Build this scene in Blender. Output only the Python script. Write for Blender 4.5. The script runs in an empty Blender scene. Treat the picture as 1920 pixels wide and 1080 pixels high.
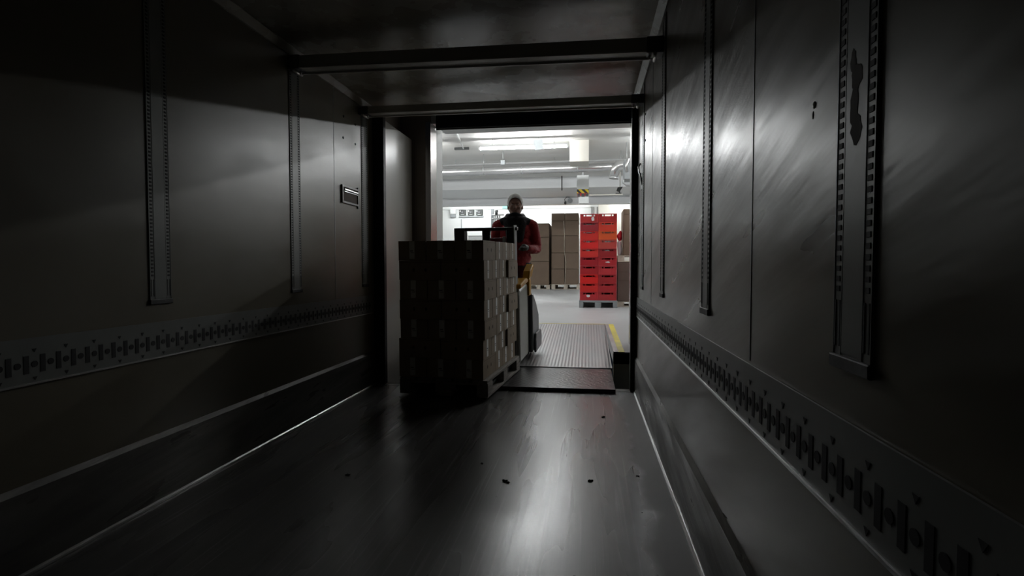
import bpy, bmesh, math, random
from mathutils import Vector, Matrix
random.seed(7)
C = bpy.context.scene.collection
scn = bpy.context.scene
R = math.radians

# ------------------------------------------------------------------ camera, world, exposure
F_PX = 1020.0
YAW = math.atan(142 / F_PX)
PITCH = math.atan(38 / math.hypot(F_PX, 142))
CAM_Z = 1.12
cam_d = bpy.data.cameras.new('camera')
cam_d.sensor_width = 36.0
cam_d.lens = F_PX / 1920 * 36.0
cam_d.clip_start = 0.02
cam_d.clip_end = 200
cam = bpy.data.objects.new('camera', cam_d)
C.objects.link(cam)
cam.location = (0, 0, CAM_Z)
cam.rotation_euler = (math.pi / 2 - PITCH, 0, YAW)
scn.camera = cam

world = bpy.data.worlds.new('world')
scn.world = world
world.use_nodes = True
world.node_tree.nodes['Background'].inputs[0].default_value = (0.004, 0.005, 0.007, 1)
world.node_tree.nodes['Background'].inputs[1].default_value = 1.0

scn.view_settings.view_transform = 'Standard'
scn.view_settings.look = 'None'
scn.view_settings.exposure = 0.28
scn.view_settings.gamma = 1.0
scn.view_settings.use_curve_mapping = False
scn.cycles.max_bounces = 10
scn.cycles.diffuse_bounces = 5
scn.cycles.glossy_bounces = 5
scn.cycles.sample_clamp_indirect = 6.0
scn.cycles.use_denoising = True
scn.cycles.use_adaptive_sampling = True
scn.cycles.caustics_reflective = True
TUBE = 105.0          # emission of the fluorescent tubes

XL, XR = -2.035, 0.436        # trailer walls
YD = 4.98                     # trailer rear opening
DZ = 0.27                     # dock hall floor height
HX0, HX1, HY0, HY1, HZ = -8.0, 9.0, 6.0, 25.0, 4.40   # hall

# real points measured from the photograph: pixel -> point on the plane Y
_fw = Vector((-math.sin(YAW) * math.cos(PITCH), math.cos(YAW) * math.cos(PITCH), -math.sin(PITCH)))
_rt = Vector((math.cos(YAW), math.sin(YAW), 0))
_up = _rt.cross(_fw)
def P(x, y, Y):
    d = _fw * F_PX + _rt * (x - 960) - _up * (y - 540)
    d = d * (Y / d.y)
    return Vector((d.x, Y, d.z + CAM_Z))

# ------------------------------------------------------------------ materials
def mat(name, col, rough=0.5, metal=0.0, bump=0.0, bscale=8.0, stretch=(1, 1, 1), rot=(0, 0, 0),
        col2=None, cscale=3.0, cstretch=(1, 1, 1), clo=0.35, chi=0.65, rvar=0.0, spec=0.5, emis=None, estr=0,
        bdist=0.02, coat=0.0):
    m = bpy.data.materials.new(name)
    m.use_nodes = True
    nt = m.node_tree
    N, L = nt.nodes, nt.links
    b = N['Principled BSDF']
    b.inputs['Base Color'].default_value = (*col, 1)
    b.inputs['Roughness'].default_value = rough
    b.inputs['Metallic'].default_value = metal
    b.inputs['Specular IOR Level'].default_value = spec
    b.inputs['Coat Weight'].default_value = coat
    if emis:
        b.inputs['Emission Color'].default_value = (*emis, 1)
        b.inputs['Emission Strength'].default_value = estr
    tc = N.new('ShaderNodeTexCoord')
    def noise(scale, st, ro, detail=4):
        mp = N.new('ShaderNodeMapping')
        mp.vector_type = 'TEXTURE'      # rotate first, then stretch
        mp.inputs['Scale'].default_value = tuple(1.0 / q for q in st)
        mp.inputs['Rotation'].default_value = ro
        L.new(tc.outputs['Object'], mp.inputs['Vector'])
        n = N.new('ShaderNodeTexNoise')
        n.inputs['Scale'].default_value = scale
        n.inputs['Detail'].default_value = detail
        L.new(mp.outputs[0], n.inputs['Vector'])
        return n
    if col2:
        n = noise(cscale, cstretch, rot)
        r = N.new('ShaderNodeValToRGB')
        r.color_ramp.elements[0].position = clo
        r.color_ramp.elements[1].position = chi
        r.color_ramp.elements[0].color = (*col, 1)
        r.color_ramp.elements[1].color = (*col2, 1)
        L.new(n.outputs['Fac'], r.inputs[0])
        L.new(r.outputs[0], b.inputs['Base Color'])
    if rvar:
        n = noise(cscale * 1.7, cstretch, rot)
        mr = N.new('ShaderNodeMapRange')
        mr.inputs['From Min'].default_value = 0.3
        mr.inputs['From Max'].default_value = 0.7
        mr.inputs['To Min'].default_value = max(0.02, rough - rvar)
        mr.inputs['To Max'].default_value = min(1, rough + rvar)
        L.new(n.outputs['Fac'], mr.inputs[0])
        L.new(mr.outputs[0], b.inputs['Roughness'])
    if bump:
        n = noise(bscale, stretch, rot)
        bp = N.new('ShaderNodeBump')
        bp.inputs['Strength'].default_value = bump
        bp.inputs['Distance'].default_value = bdist
        L.new(n.outputs['Fac'], bp.inputs['Height'])
        L.new(bp.outputs[0], b.inputs['Normal'])
    return m

M = {}
M['panel'] = mat('glossy_wall_panel', (0.178, 0.155, 0.110), 0.33, bump=0.07, bscale=2.2, stretch=(1, 0.5, 1.4),
                 col2=(0.155, 0.135, 0.096), cscale=1.6, cstretch=(1, .6, 1.5), rvar=0.05, bdist=0.03, spec=.8)
M['panel_worn'] = mat('scraped_wall_panel', (0.175, 0.152, 0.108), 0.33, bump=0.20, bscale=1.3, stretch=(1, 0.6, 4.6),
                 rot=(R(-17), 0, 0), col2=(0.145, 0.127, 0.092), cscale=1.3, cstretch=(1, .5, 3), rvar=0.08, bdist=0.03, spec=.95)
M['beam'] = mat('brushed_beam_aluminium', (0.72, 0.71, 0.69), 0.45, metal=0.1, bump=0.05, bscale=20)
M['ceil'] = mat('trailer_ceiling_panel', (0.36, 0.335, 0.28), 0.27, bump=0.2, bscale=2.0, stretch=(.7, 1.2, 1), bdist=0.03,
                col2=(0.32, 0.30, 0.25), rvar=.06)
M['kick'] = mat('scuffed_kick_plate', (0.20, 0.19, 0.175), 0.36, metal=0.35, bump=0.35, bscale=9, stretch=(1, .12, 2),
                rot=(R(6), 0, 0), col2=(0.10, .095, .09), cscale=4, cstretch=(1, .25, 1.5), rvar=.12)
M['alu'] = mat('aluminium', (0.42, 0.43, 0.43), 0.38, metal=0.55, bump=0.06, bscale=25, rvar=.06, cscale=4)
M['alu_dark'] = mat('dull_aluminium', (0.40, 0.40, 0.40), 0.42, metal=0.15, bump=0.05, bscale=20)
M['track'] = mat('grey_track_metal', (0.23, 0.235, 0.225), 0.42, metal=0.1, col2=(0.19, .195, .185), cscale=3)
M['bright'] = mat('bright_edge_metal', (0.75, 0.75, 0.75), 0.28, metal=0.9, bump=0.3, bscale=30, stretch=(1, .2, 1))
M['hole'] = mat('dark_slot', (0.008, 0.008, 0.008), 0.7)
M['black'] = mat('black_rubber', (0.006, 0.006, 0.007), 0.55, bump=.2, bscale=12)
M['black_hdr'] = mat('black_shelter_curtain', (0.006, 0.008, 0.012), 0.6, bump=.2, bscale=4)
M['brownwall'] = mat('dark_brown_shelter_pad', (0.36, 0.30, 0.25), 0.55, bump=.15, bscale=3)
M['white_panel'] = mat('white_side_panel', (0.86, 0.85, 0.81), 0.22, bump=.04, bscale=2)
M['steel'] = mat('brushed_steel', (0.36, 0.34, 0.33), 0.25, metal=0.8, bump=.05, bscale=30, stretch=(1, 1, .1))
M['wall'] = mat('white_painted_wall', (0.80, 0.82, 0.81), 0.5, bump=.05, bscale=3)
M['wall_beige'] = mat('beige_painted_wall', (0.62, 0.60, 0.54), 0.55)
M['hceil'] = mat('hall_ceiling_paint', (0.70, 0.70, 0.68), 0.45, col2=(.64, .63, .60), cscale=.5)
M['hbeam'] = mat('painted_concrete_beam', (0.80, 0.81, 0.82), 0.55)
M['hfloor'] = mat('grey_epoxy_floor', (0.47, 0.48, 0.49), 0.36, col2=(.43, .44, .45), cscale=.8, rvar=.04)
M['duct'] = mat('silver_duct', (0.62, 0.62, 0.62), 0.25, metal=0.85, bump=.1, bscale=10)
M['tube'] = mat('lit_tube', (1, 1, 1), 0.5, emis=(0.97, 0.995, 1.0), estr=TUBE)
M['lampbody'] = mat('lamp_housing', (0.8, 0.8, 0.8), 0.4)
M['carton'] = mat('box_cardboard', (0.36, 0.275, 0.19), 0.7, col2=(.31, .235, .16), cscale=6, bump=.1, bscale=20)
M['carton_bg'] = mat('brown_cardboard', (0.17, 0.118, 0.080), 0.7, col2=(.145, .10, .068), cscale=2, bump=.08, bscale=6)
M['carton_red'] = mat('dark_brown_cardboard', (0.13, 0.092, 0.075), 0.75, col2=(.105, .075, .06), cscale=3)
M['tape'] = mat('pale_label_tape', (0.85, 0.83, 0.79), 0.28)
M['ink'] = mat('black_print', (0.02, 0.018, 0.015), 0.7)
M['edge'] = mat('cut_cardboard_edge', (0.07, 0.05, 0.035), 0.85)
M['wood'] = mat('grey_pallet_wood', (0.34, 0.31, 0.28), 0.75, col2=(.22, .20, .18), cscale=7, cstretch=(6, 1, 6), bump=.2, bscale=20, stretch=(5, .5, 5))
M['wood_bg'] = mat('pale_pallet_wood', (0.62, 0.56, 0.48), 0.75, col2=(.45, .39, .32), cscale=9, bump=.2, bscale=20)
M['plastic_grey'] = mat('grey_pallet_plastic', (0.30, 0.32, 0.33), 0.5, bump=.1, bscale=20)
M['jacket'] = mat('red_jacket_cloth', (0.30, 0.006, 0.012), 0.75, bump=.7, bscale=6, stretch=(1, 1, 1.8), bdist=.05)
M['trouser'] = mat('maroon_trouser_cloth', (0.10, 0.008, 0.012), 0.8, bump=.3, bscale=9)
M['scarf'] = mat('black_scarf_cloth', (0.010, 0.010, 0.013), 0.85, bump=.5, bscale=20, bdist=.02)
M['skin'] = mat('skin', (0.36, 0.20, 0.15), 0.5, bump=.05, bscale=40)
M['hair'] = mat('short_grey_hair', (0.85, 0.84, 0.82), 0.8, bump=.4, bscale=60, stretch=(1, 1, .4), bdist=.01)
M['eye'] = mat('eye_white', (0.6, .58, .55), .2)
M['iris'] = mat('dark_iris', (0.02, .015, .01), .15)
M['lip'] = mat('lip_skin', (0.28, .11, .09), .5)
M['glove'] = mat('grey_work_glove', (0.16, 0.16, 0.155), 0.75, bump=.3, bscale=40)
M['boot'] = mat('black_boot_leather', (0.012, .012, .012), .45)
M['truck_grey'] = mat('grey_truck_paint', (0.36, 0.37, 0.33), 0.38, bump=.02, bscale=4)
M['truck_dark'] = mat('dark_grey_truck_plastic', (0.16, 0.165, 0.18), 0.42)
M['truck_black'] = mat('black_mast_steel', (0.012, 0.013, 0.015), 0.4, metal=.3)
M['yellow'] = mat('yellow_truck_paint', (0.70, 0.36, 0.02), 0.38)
M['yellow_line'] = mat('yellow_floor_paint', (0.80, 0.66, 0.03), 0.45, col2=(.62, .52, .05), cscale=5)
M['rust'] = mat('worn_steel_strip', (0.26, 0.20, 0.20), 0.45, metal=.3, col2=(.36, .34, .34), cscale=4, cstretch=(1, .6, 1))
M['dockface'] = mat('dock_edge_concrete', (0.66, 0.63, 0.47), 0.7, bump=.2, bscale=6, col2=(.58, .55, .41), cscale=2)
M['red_label'] = mat('dark_red_plate', (0.22, 0.03, 0.045), .4)
M['exit'] = mat('lit_exit_sign', (0.3, .9, .8), .5, emis=(0.35, 1.0, 0.85), estr=1.0)
M['dirt'] = mat('dry_dirt', (0.018, .014, .011), .9)
M['dirt_smear'] = mat('brown_grease_smear', (0.10, .085, .078), .8)
M['redcloth'] = mat('bright_red_cloth', (0.55, 0.02, 0.04), .6, bump=.4, bscale=14)
M['whiteplastic'] = mat('white_plastic_film', (0.72, 0.71, 0.74), .4, bump=.5, bscale=14)
M['sockgrey'] = mat('dark_socket_plastic', (0.03, .033, .032), .5)

# crate plastic takes its colour from the object itself
m = mat('crate_plastic', (0.6, 0.03, 0.03), 0.42)
oi = m.node_tree.nodes.new('ShaderNodeObjectInfo')
m.node_tree.links.new(oi.outputs['Color'], m.node_tree.nodes['Principled BSDF'].inputs['Base Color'])
M['crate'] = m

# trailer floor: worn dark resin with long scratches, grimy edge strip
def floor_material():
    m = bpy.data.materials.new('worn_trailer_floor')
    m.use_nodes = True
    nt = m.node_tree; N, L = nt.nodes, nt.links
    b = N['Principled BSDF']
    tc = N.new('ShaderNodeTexCoord')
    def mp(st, ro=(0, 0, 0)):
        q = N.new('ShaderNodeMapping'); q.inputs['Scale'].default_value = st; q.inputs['Rotation'].default_value = ro
        L.new(tc.outputs['Object'], q.inputs[0]); return q
    def nz(st, sc, det=5, ro=(0, 0, 0)):
        n = N.new('ShaderNodeTexNoise'); n.inputs['Scale'].default_value = sc; n.inputs['Detail'].default_value = det
        L.new(mp(st, ro).outputs[0], n.inputs['Vector']); return n
    def ramp(src, a, bb, c0, c1):
        r = N.new('ShaderNodeValToRGB'); e = r.color_ramp.elements
        e[0].position, e[1].position = a, bb; e[0].color, e[1].color = (*c0, 1), (*c1, 1)
        L.new(src, r.inputs[0]); return r
    streak = nz((7, .35, 1), 2.2, 6, (0, 0, R(3)))
    base = ramp(streak.outputs['Fac'], .3, .72, (0.08, .077, .075), (0.125, .121, .117))
    scr = nz((30, .5, 1), 2.0, 3, (0, 0, R(-7)))
    scm = ramp(scr.outputs['Fac'], .58, .74, (0, 0, 0), (1, 1, 1))
    mx = N.new('ShaderNodeMix'); mx.data_type = 'RGBA'
    L.new(scm.outputs[0], mx.inputs[0]); L.new(base.outputs[0], mx.inputs[6]); mx.inputs[7].default_value = (0.23, .225, .22, 1)
    # grime along the right-hand edge
    sx = N.new('ShaderNodeSeparateXYZ'); L.new(tc.outputs['Object'], sx.inputs[0])
    edge = nz((2.2, 1.6, 1), 1.6, 6)
    ad = N.new('ShaderNodeMath'); ad.operation = 'MULTIPLY_ADD'
    L.new(edge.outputs['Fac'], ad.inputs[0]); ad.inputs[1].default_value = 0.28; L.new(sx.outputs[0], ad.inputs[2])
    gm = ramp(ad.outputs[0], .40, .44, (0, 0, 0), (1, 1, 1))
    mx2 = N.new('ShaderNodeMix'); mx2.data_type = 'RGBA'
    L.new(gm.outputs[0], mx2.inputs[0]); L.new(mx.outputs[2], mx2.inputs[6]); mx2.inputs[7].default_value = (0.05, .045, .042, 1)
    # small dark spots of dirt
    sp = nz((1, 1, 1), 26, 2)
    spm = ramp(sp.outputs['Fac'], .765, .775, (0, 0, 0), (1, 1, 1))
    mx3 = N.new('ShaderNodeMix'); mx3.data_type = 'RGBA'
    L.new(spm.outputs[0], mx3.inputs[0]); L.new(mx2.outputs[2], mx3.inputs[6]); mx3.inputs[7].default_value = (0.02, .016, .014, 1)
    L.new(mx3.outputs[2], b.inputs['Base Color'])
    rn = nz((3, .4, 1), 1.6, 2)
    mr = N.new('ShaderNodeMapRange'); mr.inputs['From Min'].default_value = .1; mr.inputs['From Max'].default_value = .9
    mr.inputs['To Min'].default_value = .20; mr.inputs['To Max'].default_value = .36
    L.new(rn.outputs['Fac'], mr.inputs[0]); mg = N.new('ShaderNodeMix'); mg.data_type = 'FLOAT'
    L.new(gm.outputs[0], mg.inputs[0]); L.new(mr.outputs[0], mg.inputs[2]); mg.inputs[3].default_value = .52
    L.new(mg.outputs[0], b.inputs['Roughness'])
    bp = N.new('ShaderNodeBump'); bp.inputs['Strength'].default_value = .04; bp.inputs['Distance'].default_value = .01
    L.new(scr.outputs['Fac'], bp.inputs['Height']); L.new(bp.outputs[0], b.inputs['Normal'])
    b.inputs['Specular IOR Level'].default_value = 1.0
    return m
M['floor'] = floor_material()

# ribbed dock plate
def plate_material(name, ribs, wet):
    m = bpy.data.materials.new(name); m.use_nodes = True
    nt = m.node_tree; N, L = nt.nodes, nt.links
    b = N['Principled BSDF']
    tc = N.new('ShaderNodeTexCoord')
    n = N.new('ShaderNodeTexNoise'); n.inputs['Scale'].default_value = 2.3; n.inputs['Detail'].default_value = 6
    mp = N.new('ShaderNodeMapping'); mp.inputs['Scale'].default_value = (2.5, .7, 1)
    L.new(tc.outputs['Object'], mp.inputs[0]); L.new(mp.outputs[0], n.inputs['Vector'])
    r = N.new('ShaderNodeValToRGB'); e = r.color_ramp.elements
    e[0].position, e[1].position = .35, .7
    e[0].color, e[1].color = ((0.19, .195, .2, 1), (0.23, .20, .20, 1)) if not wet else ((0.035, .036, .04, 1), (0.06, .048, .050, 1))
    L.new(n.outputs['Fac'], r.inputs[0]); L.new(r.outputs[0], b.inputs['Base Color'])
    b.inputs['Metallic'].default_value = .5
    b.inputs['Roughness'].default_value = .42 if not wet else .29
    w = N.new('ShaderNodeTexWave'); w.wave_type = 'BANDS'; w.bands_direction = 'DIAGONAL' if wet else 'X'
    w.inputs['Scale'].default_value = ribs; w.inputs['Distortion'].default_value = .5 if not wet else 9
    w.inputs['Detail'].default_value = 2
    L.new(tc.outputs['Object'], w.inputs['Vector'])
    bp = N.new('ShaderNodeBump'); bp.inputs['Strength'].default_value = .26 if wet else .5; bp.inputs['Distance'].default_value = .004
    L.new(w.outputs['Fac'], bp.inputs['Height']); L.new(bp.outputs[0], b.inputs['Normal'])
    return m
M['deck'] = plate_material('ribbed_dock_plate', 8.5, False)
M['lip'] = plate_material('wet_dock_lip_steel', 9, True)
M['lips'] = M['lip_mouth'] = mat('mouth', (0.26, .11, .09), .5)

# black and yellow hazard stripes
m = bpy.data.materials.new('hazard_stripes'); m.use_nodes = True
nt = m.node_tree; N, L = nt.nodes, nt.links
tc = N.new('ShaderNodeTexCoord'); sp = N.new('ShaderNodeSeparateXYZ'); L.new(tc.outputs['Object'], sp.inputs[0])
ad = N.new('ShaderNodeMath'); ad.operation = 'ADD'; L.new(sp.outputs[0], ad.inputs[0]); L.new(sp.outputs[2], ad.inputs[1])
ml = N.new('ShaderNodeMath'); ml.operation = 'MULTIPLY'; L.new(ad.outputs[0], ml.inputs[0]); ml.inputs[1].default_value = 5.2
fr = N.new('ShaderNodeMath'); fr.operation = 'FRACT'; L.new(ml.outputs[0], fr.inputs[0])
gt = N.new('ShaderNodeMath'); gt.operation = 'GREATER_THAN'; L.new(fr.outputs[0], gt.inputs[0]); gt.inputs[1].default_value = .5
mx = N.new('ShaderNodeMix'); mx.data_type = 'RGBA'; L.new(gt.outputs[0], mx.inputs[0])
mx.inputs[6].default_value = (0.02, .02, .02, 1); mx.inputs[7].default_value = (0.85, .62, .03, 1)
L.new(mx.outputs[2], N['Principled BSDF'].inputs['Base Color'])
M['hazard'] = m

# ------------------------------------------------------------------ mesh helpers
class MB:
    def __init__(self): self.bm = bmesh.new()
    def box(self, x0, x1, y0, y1, z0, z1, mi=0):
        vs = [self.bm.verts.new((x, y, z)) for x in (x0, x1) for y in (y0, y1) for z in (z0, z1)]
        for f in ((0, 1, 3, 2), (4, 6, 7, 5), (0, 4, 5, 1), (2, 3, 7, 6), (0, 2, 6, 4), (1, 5, 7, 3)):
            self.bm.faces.new([vs[i] for i in f]).material_index = mi
        return self
    def hexa(self, pts, mi=0):   # 8 points: bottom 4 ccw, top 4 ccw
        vs = [self.bm.verts.new(p) for p in pts]
        for f in ((3, 2, 1, 0), (4, 5, 6, 7), (0, 1, 5, 4), (1, 2, 6, 5), (2, 3, 7, 6), (3, 0, 4, 7)):
            self.bm.faces.new([vs[i] for i in f]).material_index = mi
        return self
    def prism(self, prof, axis, a, b, mi=0):   # prof: list of 2d points, extruded along axis
        def mk(p, t):
            return {'x': (t, p[0], p[1]), 'y': (p[0], t, p[1]), 'z': (p[0], p[1], t)}[axis]
        v0 = [self.bm.verts.new(mk(p, a)) for p in prof]; v1 = [self.bm.verts.new(mk(p, b)) for p in prof]
        n = len(prof)
        self.bm.faces.new(v0).material_index = mi; self.bm.faces.new(v1[::-1]).material_index = mi
        for i in range(n):
            self.bm.faces.new([v0[i], v0[(i + 1) % n], v1[(i + 1) % n], v1[i]]).material_index = mi
        return self
    def quad(self, pts, mi=0):
        self.bm.faces.new([self.bm.verts.new(p) for p in pts]).material_index = mi; return self
    def disc(self, c, n, r, seg=14, mi=0, th=.002):
        c, n = Vector(c), Vector(n).normalized()
        return self.cyl(c - n * th, c + n * th, r, seg=seg, mi=mi)
    def cyl(self, a, b, r, r2=None, seg=14, mi=0):
        a, b = Vector(a), Vector(b); r2 = r if r2 is None else r2
        d = (b - a).normalized(); u = d.orthogonal().normalized(); v = d.cross(u)
        ra = [self.bm.verts.new(a + (u * math.cos(t) + v * math.sin(t)) * r) for t in [2 * math.pi * i / seg for i in range(seg)]]
        rb = [self.bm.verts.new(b + (u * math.cos(t) + v * math.sin(t)) * r2) for t in [2 * math.pi * i / seg for i in range(seg)]]
        self.bm.faces.new(ra[::-1]).material_index = mi; self.bm.faces.new(rb).material_index = mi
        for i in range(seg):
            f = self.bm.faces.new([ra[i], ra[(i + 1) % seg], rb[(i + 1) % seg], rb[i]]); f.material_index = mi; f.smooth = True
        return self
    def tube(self, pts, r, seg=10, mi=0):
        pts = [Vector(p) for p in pts]; rings = []
        prev = None
        for i, p in enumerate(pts):
            d = (pts[min(i + 1, len(pts) - 1)] - pts[max(i - 1, 0)]).normalized()
            u = d.orthogonal().normalized() if prev is None else (prev - d * prev.dot(d)).normalized()
            prev = u; v = d.cross(u)
            rr = r[i] if isinstance(r, (list, tuple)) else r
            rings.append([self.bm.verts.new(p + (u * math.cos(t) + v * math.sin(t)) * rr) for t in [2 * math.pi * k / seg for k in range(seg)]])
        for a, b in zip(rings, rings[1:]):
            for k in range(seg):
                f = self.bm.faces.new([a[k], a[(k + 1) % seg], b[(k + 1) % seg], b[k]]); f.material_index = mi; f.smooth = True
        self.bm.faces.new(rings[0][::-1]).material_index = mi; self.bm.faces.new(rings[-1]).material_index = mi
        return self
    def ell(self, c, r, rot=None, seg=24, mi=0):
        mtx = Matrix.Translation(Vector(c)) @ (rot.to_matrix().to_4x4() if rot else Matrix()) @ Matrix.Diagonal((*r, 1))
        res = bmesh.ops.create_uvsphere(self.bm, u_segments=seg, v_segments=seg // 2, radius=1, matrix=mtx)
        for v in res['verts']:
            for f in v.link_faces: f.smooth = True; f.material_index = mi
        return self
    def cap(self, a, b, r1, r2=None, seg=20):   # tapered capsule for bodies
        r2 = r1 if r2 is None else r2
        self.cyl(a, b, r1, r2, seg=seg); self.ell(a, (r1,) * 3, seg=seg); self.ell(b, (r2,) * 3, seg=seg); return self
    def build(self, name, mats, parent=None, bevel=0, loc=None, rz=0, kind=None, seg=2):
        me = bpy.data.meshes.new(name)
        bmesh.ops.recalc_face_normals(self.bm, faces=self.bm.faces)
        self.bm.to_mesh(me); self.bm.free()
        for q in (mats if isinstance(mats, (list, tuple)) else [mats]): me.materials.append(M[q])
        o = bpy.data.objects.new(name, me); C.objects.link(o)
        if parent: o.parent = parent
        if loc is not None: o.location = loc
        if rz: o.rotation_euler = (0, 0, rz)
        if bevel:
            b = o.modifiers.new('bevel', 'BEVEL'); b.width = bevel; b.segments = seg; b.limit_method = 'ANGLE'; b.angle_limit = R(40)
        if kind: o['kind'] = kind
        return o

def tag(o, label, cat, group=None, kind=None):
    o['label'] = label; o['category'] = cat
    if group: o['group'] = group
    if kind: o['kind'] = kind
    return o
def thing(name, label, cat, loc=(0, 0, 0), rz=0, group=None):
    o = bpy.data.objects.new(name, None); C.objects.link(o)
    o.location = loc; o.rotation_euler = (0, 0, rz); o.empty_display_size = .1
    return tag(o, label, cat, group)
def struct(name, mb, mats, **k):
    return mb.build(name, mats, kind='structure', **k)
def dup(root, loc, rz, label, group=None):
    r = root.copy(); C.objects.link(r); r.location = loc
    r.rotation_euler = (0, 0, rz) if not isinstance(rz, tuple) else rz
    r['label'] = label
    if group: r['group'] = group
    for ch in list(root.children):
        c = ch.copy(); C.objects.link(c); c.parent = r
        for g in list(ch.children):
            d = g.copy(); C.objects.link(d); d.parent = c
    return r
def remesh(o, voxel, smooth=6, factor=.5):
    m = o.modifiers.new('r', 'REMESH'); m.mode = 'VOXEL'; m.voxel_size = voxel; m.use_smooth_shade = True
    s = o.modifiers.new('s', 'SMOOTH'); s.iterations = smooth; s.factor = factor
    dg = bpy.context.evaluated_depsgraph_get(); dg.update()
    me = bpy.data.meshes.new_from_object(o.evaluated_get(dg))
    mats = [x for x in o.data.materials]
    o.modifiers.clear(); o.data = me
    if not me.materials:
        for x in mats: me.materials.append(x)
    for p in me.polygons: p.use_smooth = True
    return o

# ------------------------------------------------------------------ the trailer shell
TB = -8.5
CZ = 2.62
struct('floor', MB().box(XL - .06, XR + .06, TB, YD, -.12, 0), 'floor')
struct('ceiling', MB().box(XL - .06, XR + .06, TB, YD, CZ, CZ + .08), 'ceil')
struct('wall_left', MB().box(XL - .06, XL, TB, YD, -.02, CZ + .02), 'panel')
struct('wall_right', MB().box(XR, XR + .06, TB, YD, -.02, CZ + .02), 'panel_worn')
struct('wall_front', MB().box(XL - .06, XR + .06, TB - .06, TB, -.02, CZ + .02), 'panel')
# kick plates with a sloped top and a bright floor angle
def kick(x, s):
    prof = [(x, 0.0), (x + s * .016, 0.0), (x + s * .016, .305), (x, .327)]
    struct('baseboard_' + ('left' if s > 0 else 'right'), MB().prism(prof, 'y', TB + .01, YD - .01), 'kick')
    struct('trim_1' if s > 0 else 'trim_2', MB().prism([(x + s * .016, 0.001), (x + s * .026, 0.001), (x + s * .026, .010), (x + s * .019, .016), (x + s * .016, .016)], 'y', TB + .01, YD - .01), 'bright')
kick(XL, 1); kick(XR, -1)
# panel seams: narrow raised joint strips
def seam(n, x, s, y):
    struct('trim_%d' % n, MB().box(min(x, x + s * .0015), max(x, x + s * .0015), y - .003, y + .003, .87, CZ), 'alu_dark')
seam(3, XL, 1, 4.19); seam(4, XR, -1, 1.54); seam(5, XR, -1, 3.86)
# ceiling coves along both walls
struct('trim_6', MB().prism([(XL, CZ), (XL, CZ - .045), (XL + .012, CZ - .045), (XL + .05, CZ - .008), (XL + .05, CZ)], 'y', TB + .01, YD - .01), 'ceil')
struct('trim_7', MB().prism([(XR, CZ), (XR, CZ - .045), (XR - .012, CZ - .045), (XR - .05, CZ - .008), (XR - .05, CZ)], 'y', TB + .01, YD - .01), 'ceil')
# rear frame: black rubber posts, sill
struct('trim_8', MB().box(XL, -1.925, YD, YD + .07, .0, CZ + .05), 'black', bevel=.008)
struct('trim_9', MB().box(.383, XR + .03, YD, YD + .07, .0, CZ + .05), 'black', bevel=.008)
struct('trim_10', MB().box(XL - .06, XR + .06, YD, YD + .07, CZ - .03, CZ + .1), 'black', bevel=.006)
struct('trim_11', MB().box(XL, XR, YD, YD + .12, -.12, -.003).box(XL, XR, YD - .01, YD + .004, -.003, .002, 1), ['kick', 'bright'])

# ------------------------------------------------------------------ dock shelter and building opening
FY = 5.56      # front edge of the dock hall floor
struct('trim_12', MB().box(-1.99, -1.955, YD + .075, 5.92, -.3, 2.55), 'white_panel', bevel=.004)            # white side panel left
struct('wall_dock_left', MB().box(-3.2, -1.756, 5.98, 6.2, -.6, 4.6), 'brownwall')                         # brown pad left
struct('wall_dock_side', MB().box(-3.2, -2.1, YD + .1, 5.98, -.6, 3.2), 'brownwall')
struct('wall_dock_right', MB().box(.47, 2.4, 5.98, 6.2, DZ, 4.6), 'brownwall')
struct('wall_dock_top', MB().box(-1.756, .47, 6.0, 6.2, 2.74, 4.6), 'wall')
struct('ceiling', MB().box(-3.2, 2.4, YD + .1, 6.2, 3.1, 3.2), 'black')
struct('wall_dock_side', MB().box(.95, 1.05, YD + .1, 5.98, -.6, 3.2), 'brownwall')
# pale facing of the pit front below the hall floor
struct('wall_pit', MB().box(.262, .96, FY, FY + .08, -.6, DZ - .012), 'dockface')
struct('floor', MB().box(-3.2, 1.05, YD + .12, 8.4, -.62, -.56), 'dockface')
# door frame of the hall: steel post and white reveal
struct('trim_22', MB().prism([(-1.80, 5.93), (P(808, 400, 5.93).x, 5.93), (P(819, 400, 6.15).x, 6.15), (-1.80, 6.15)], 'z', DZ - .3, 2.74), 'steel')
struct('trim_13', MB().prism([(-1.80, 6.151), (P(819, 400, 6.15).x, 6.151), (P(830, 400, 6.4).x, 6.4), (-1.80, 6.4)], 'z', DZ - .3, 2.76), 'wall')
struct('trim_14', MB().box(-1.70, .47, 6.0, 6.4, 2.72, 2.76), 'wall')
struct('trim_15', MB().box(.462, .49, 5.9, 6.25, DZ, 2.76), 'steel')

cur = thing('shelter_curtain', 'black dock shelter curtain hanging across the top of the doorway', 'curtain', (-.6, 5.85, 2.64))
MB().hexa([(-1.05, -.03, .0), (1.2, -.03, .0), (1.2, .03, .0), (-1.05, .03, .0), (-1.05, -.03, .46), (1.2, -.03, .46), (1.2, .03, .46), (-1.05, .03, .46)]).build('curtain_sheet', 'black_hdr', cur, bevel=.006)
MB().cyl((-1.05, 0, .0), (1.2, 0, .0), .012).build('hem', 'black', cur)

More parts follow.
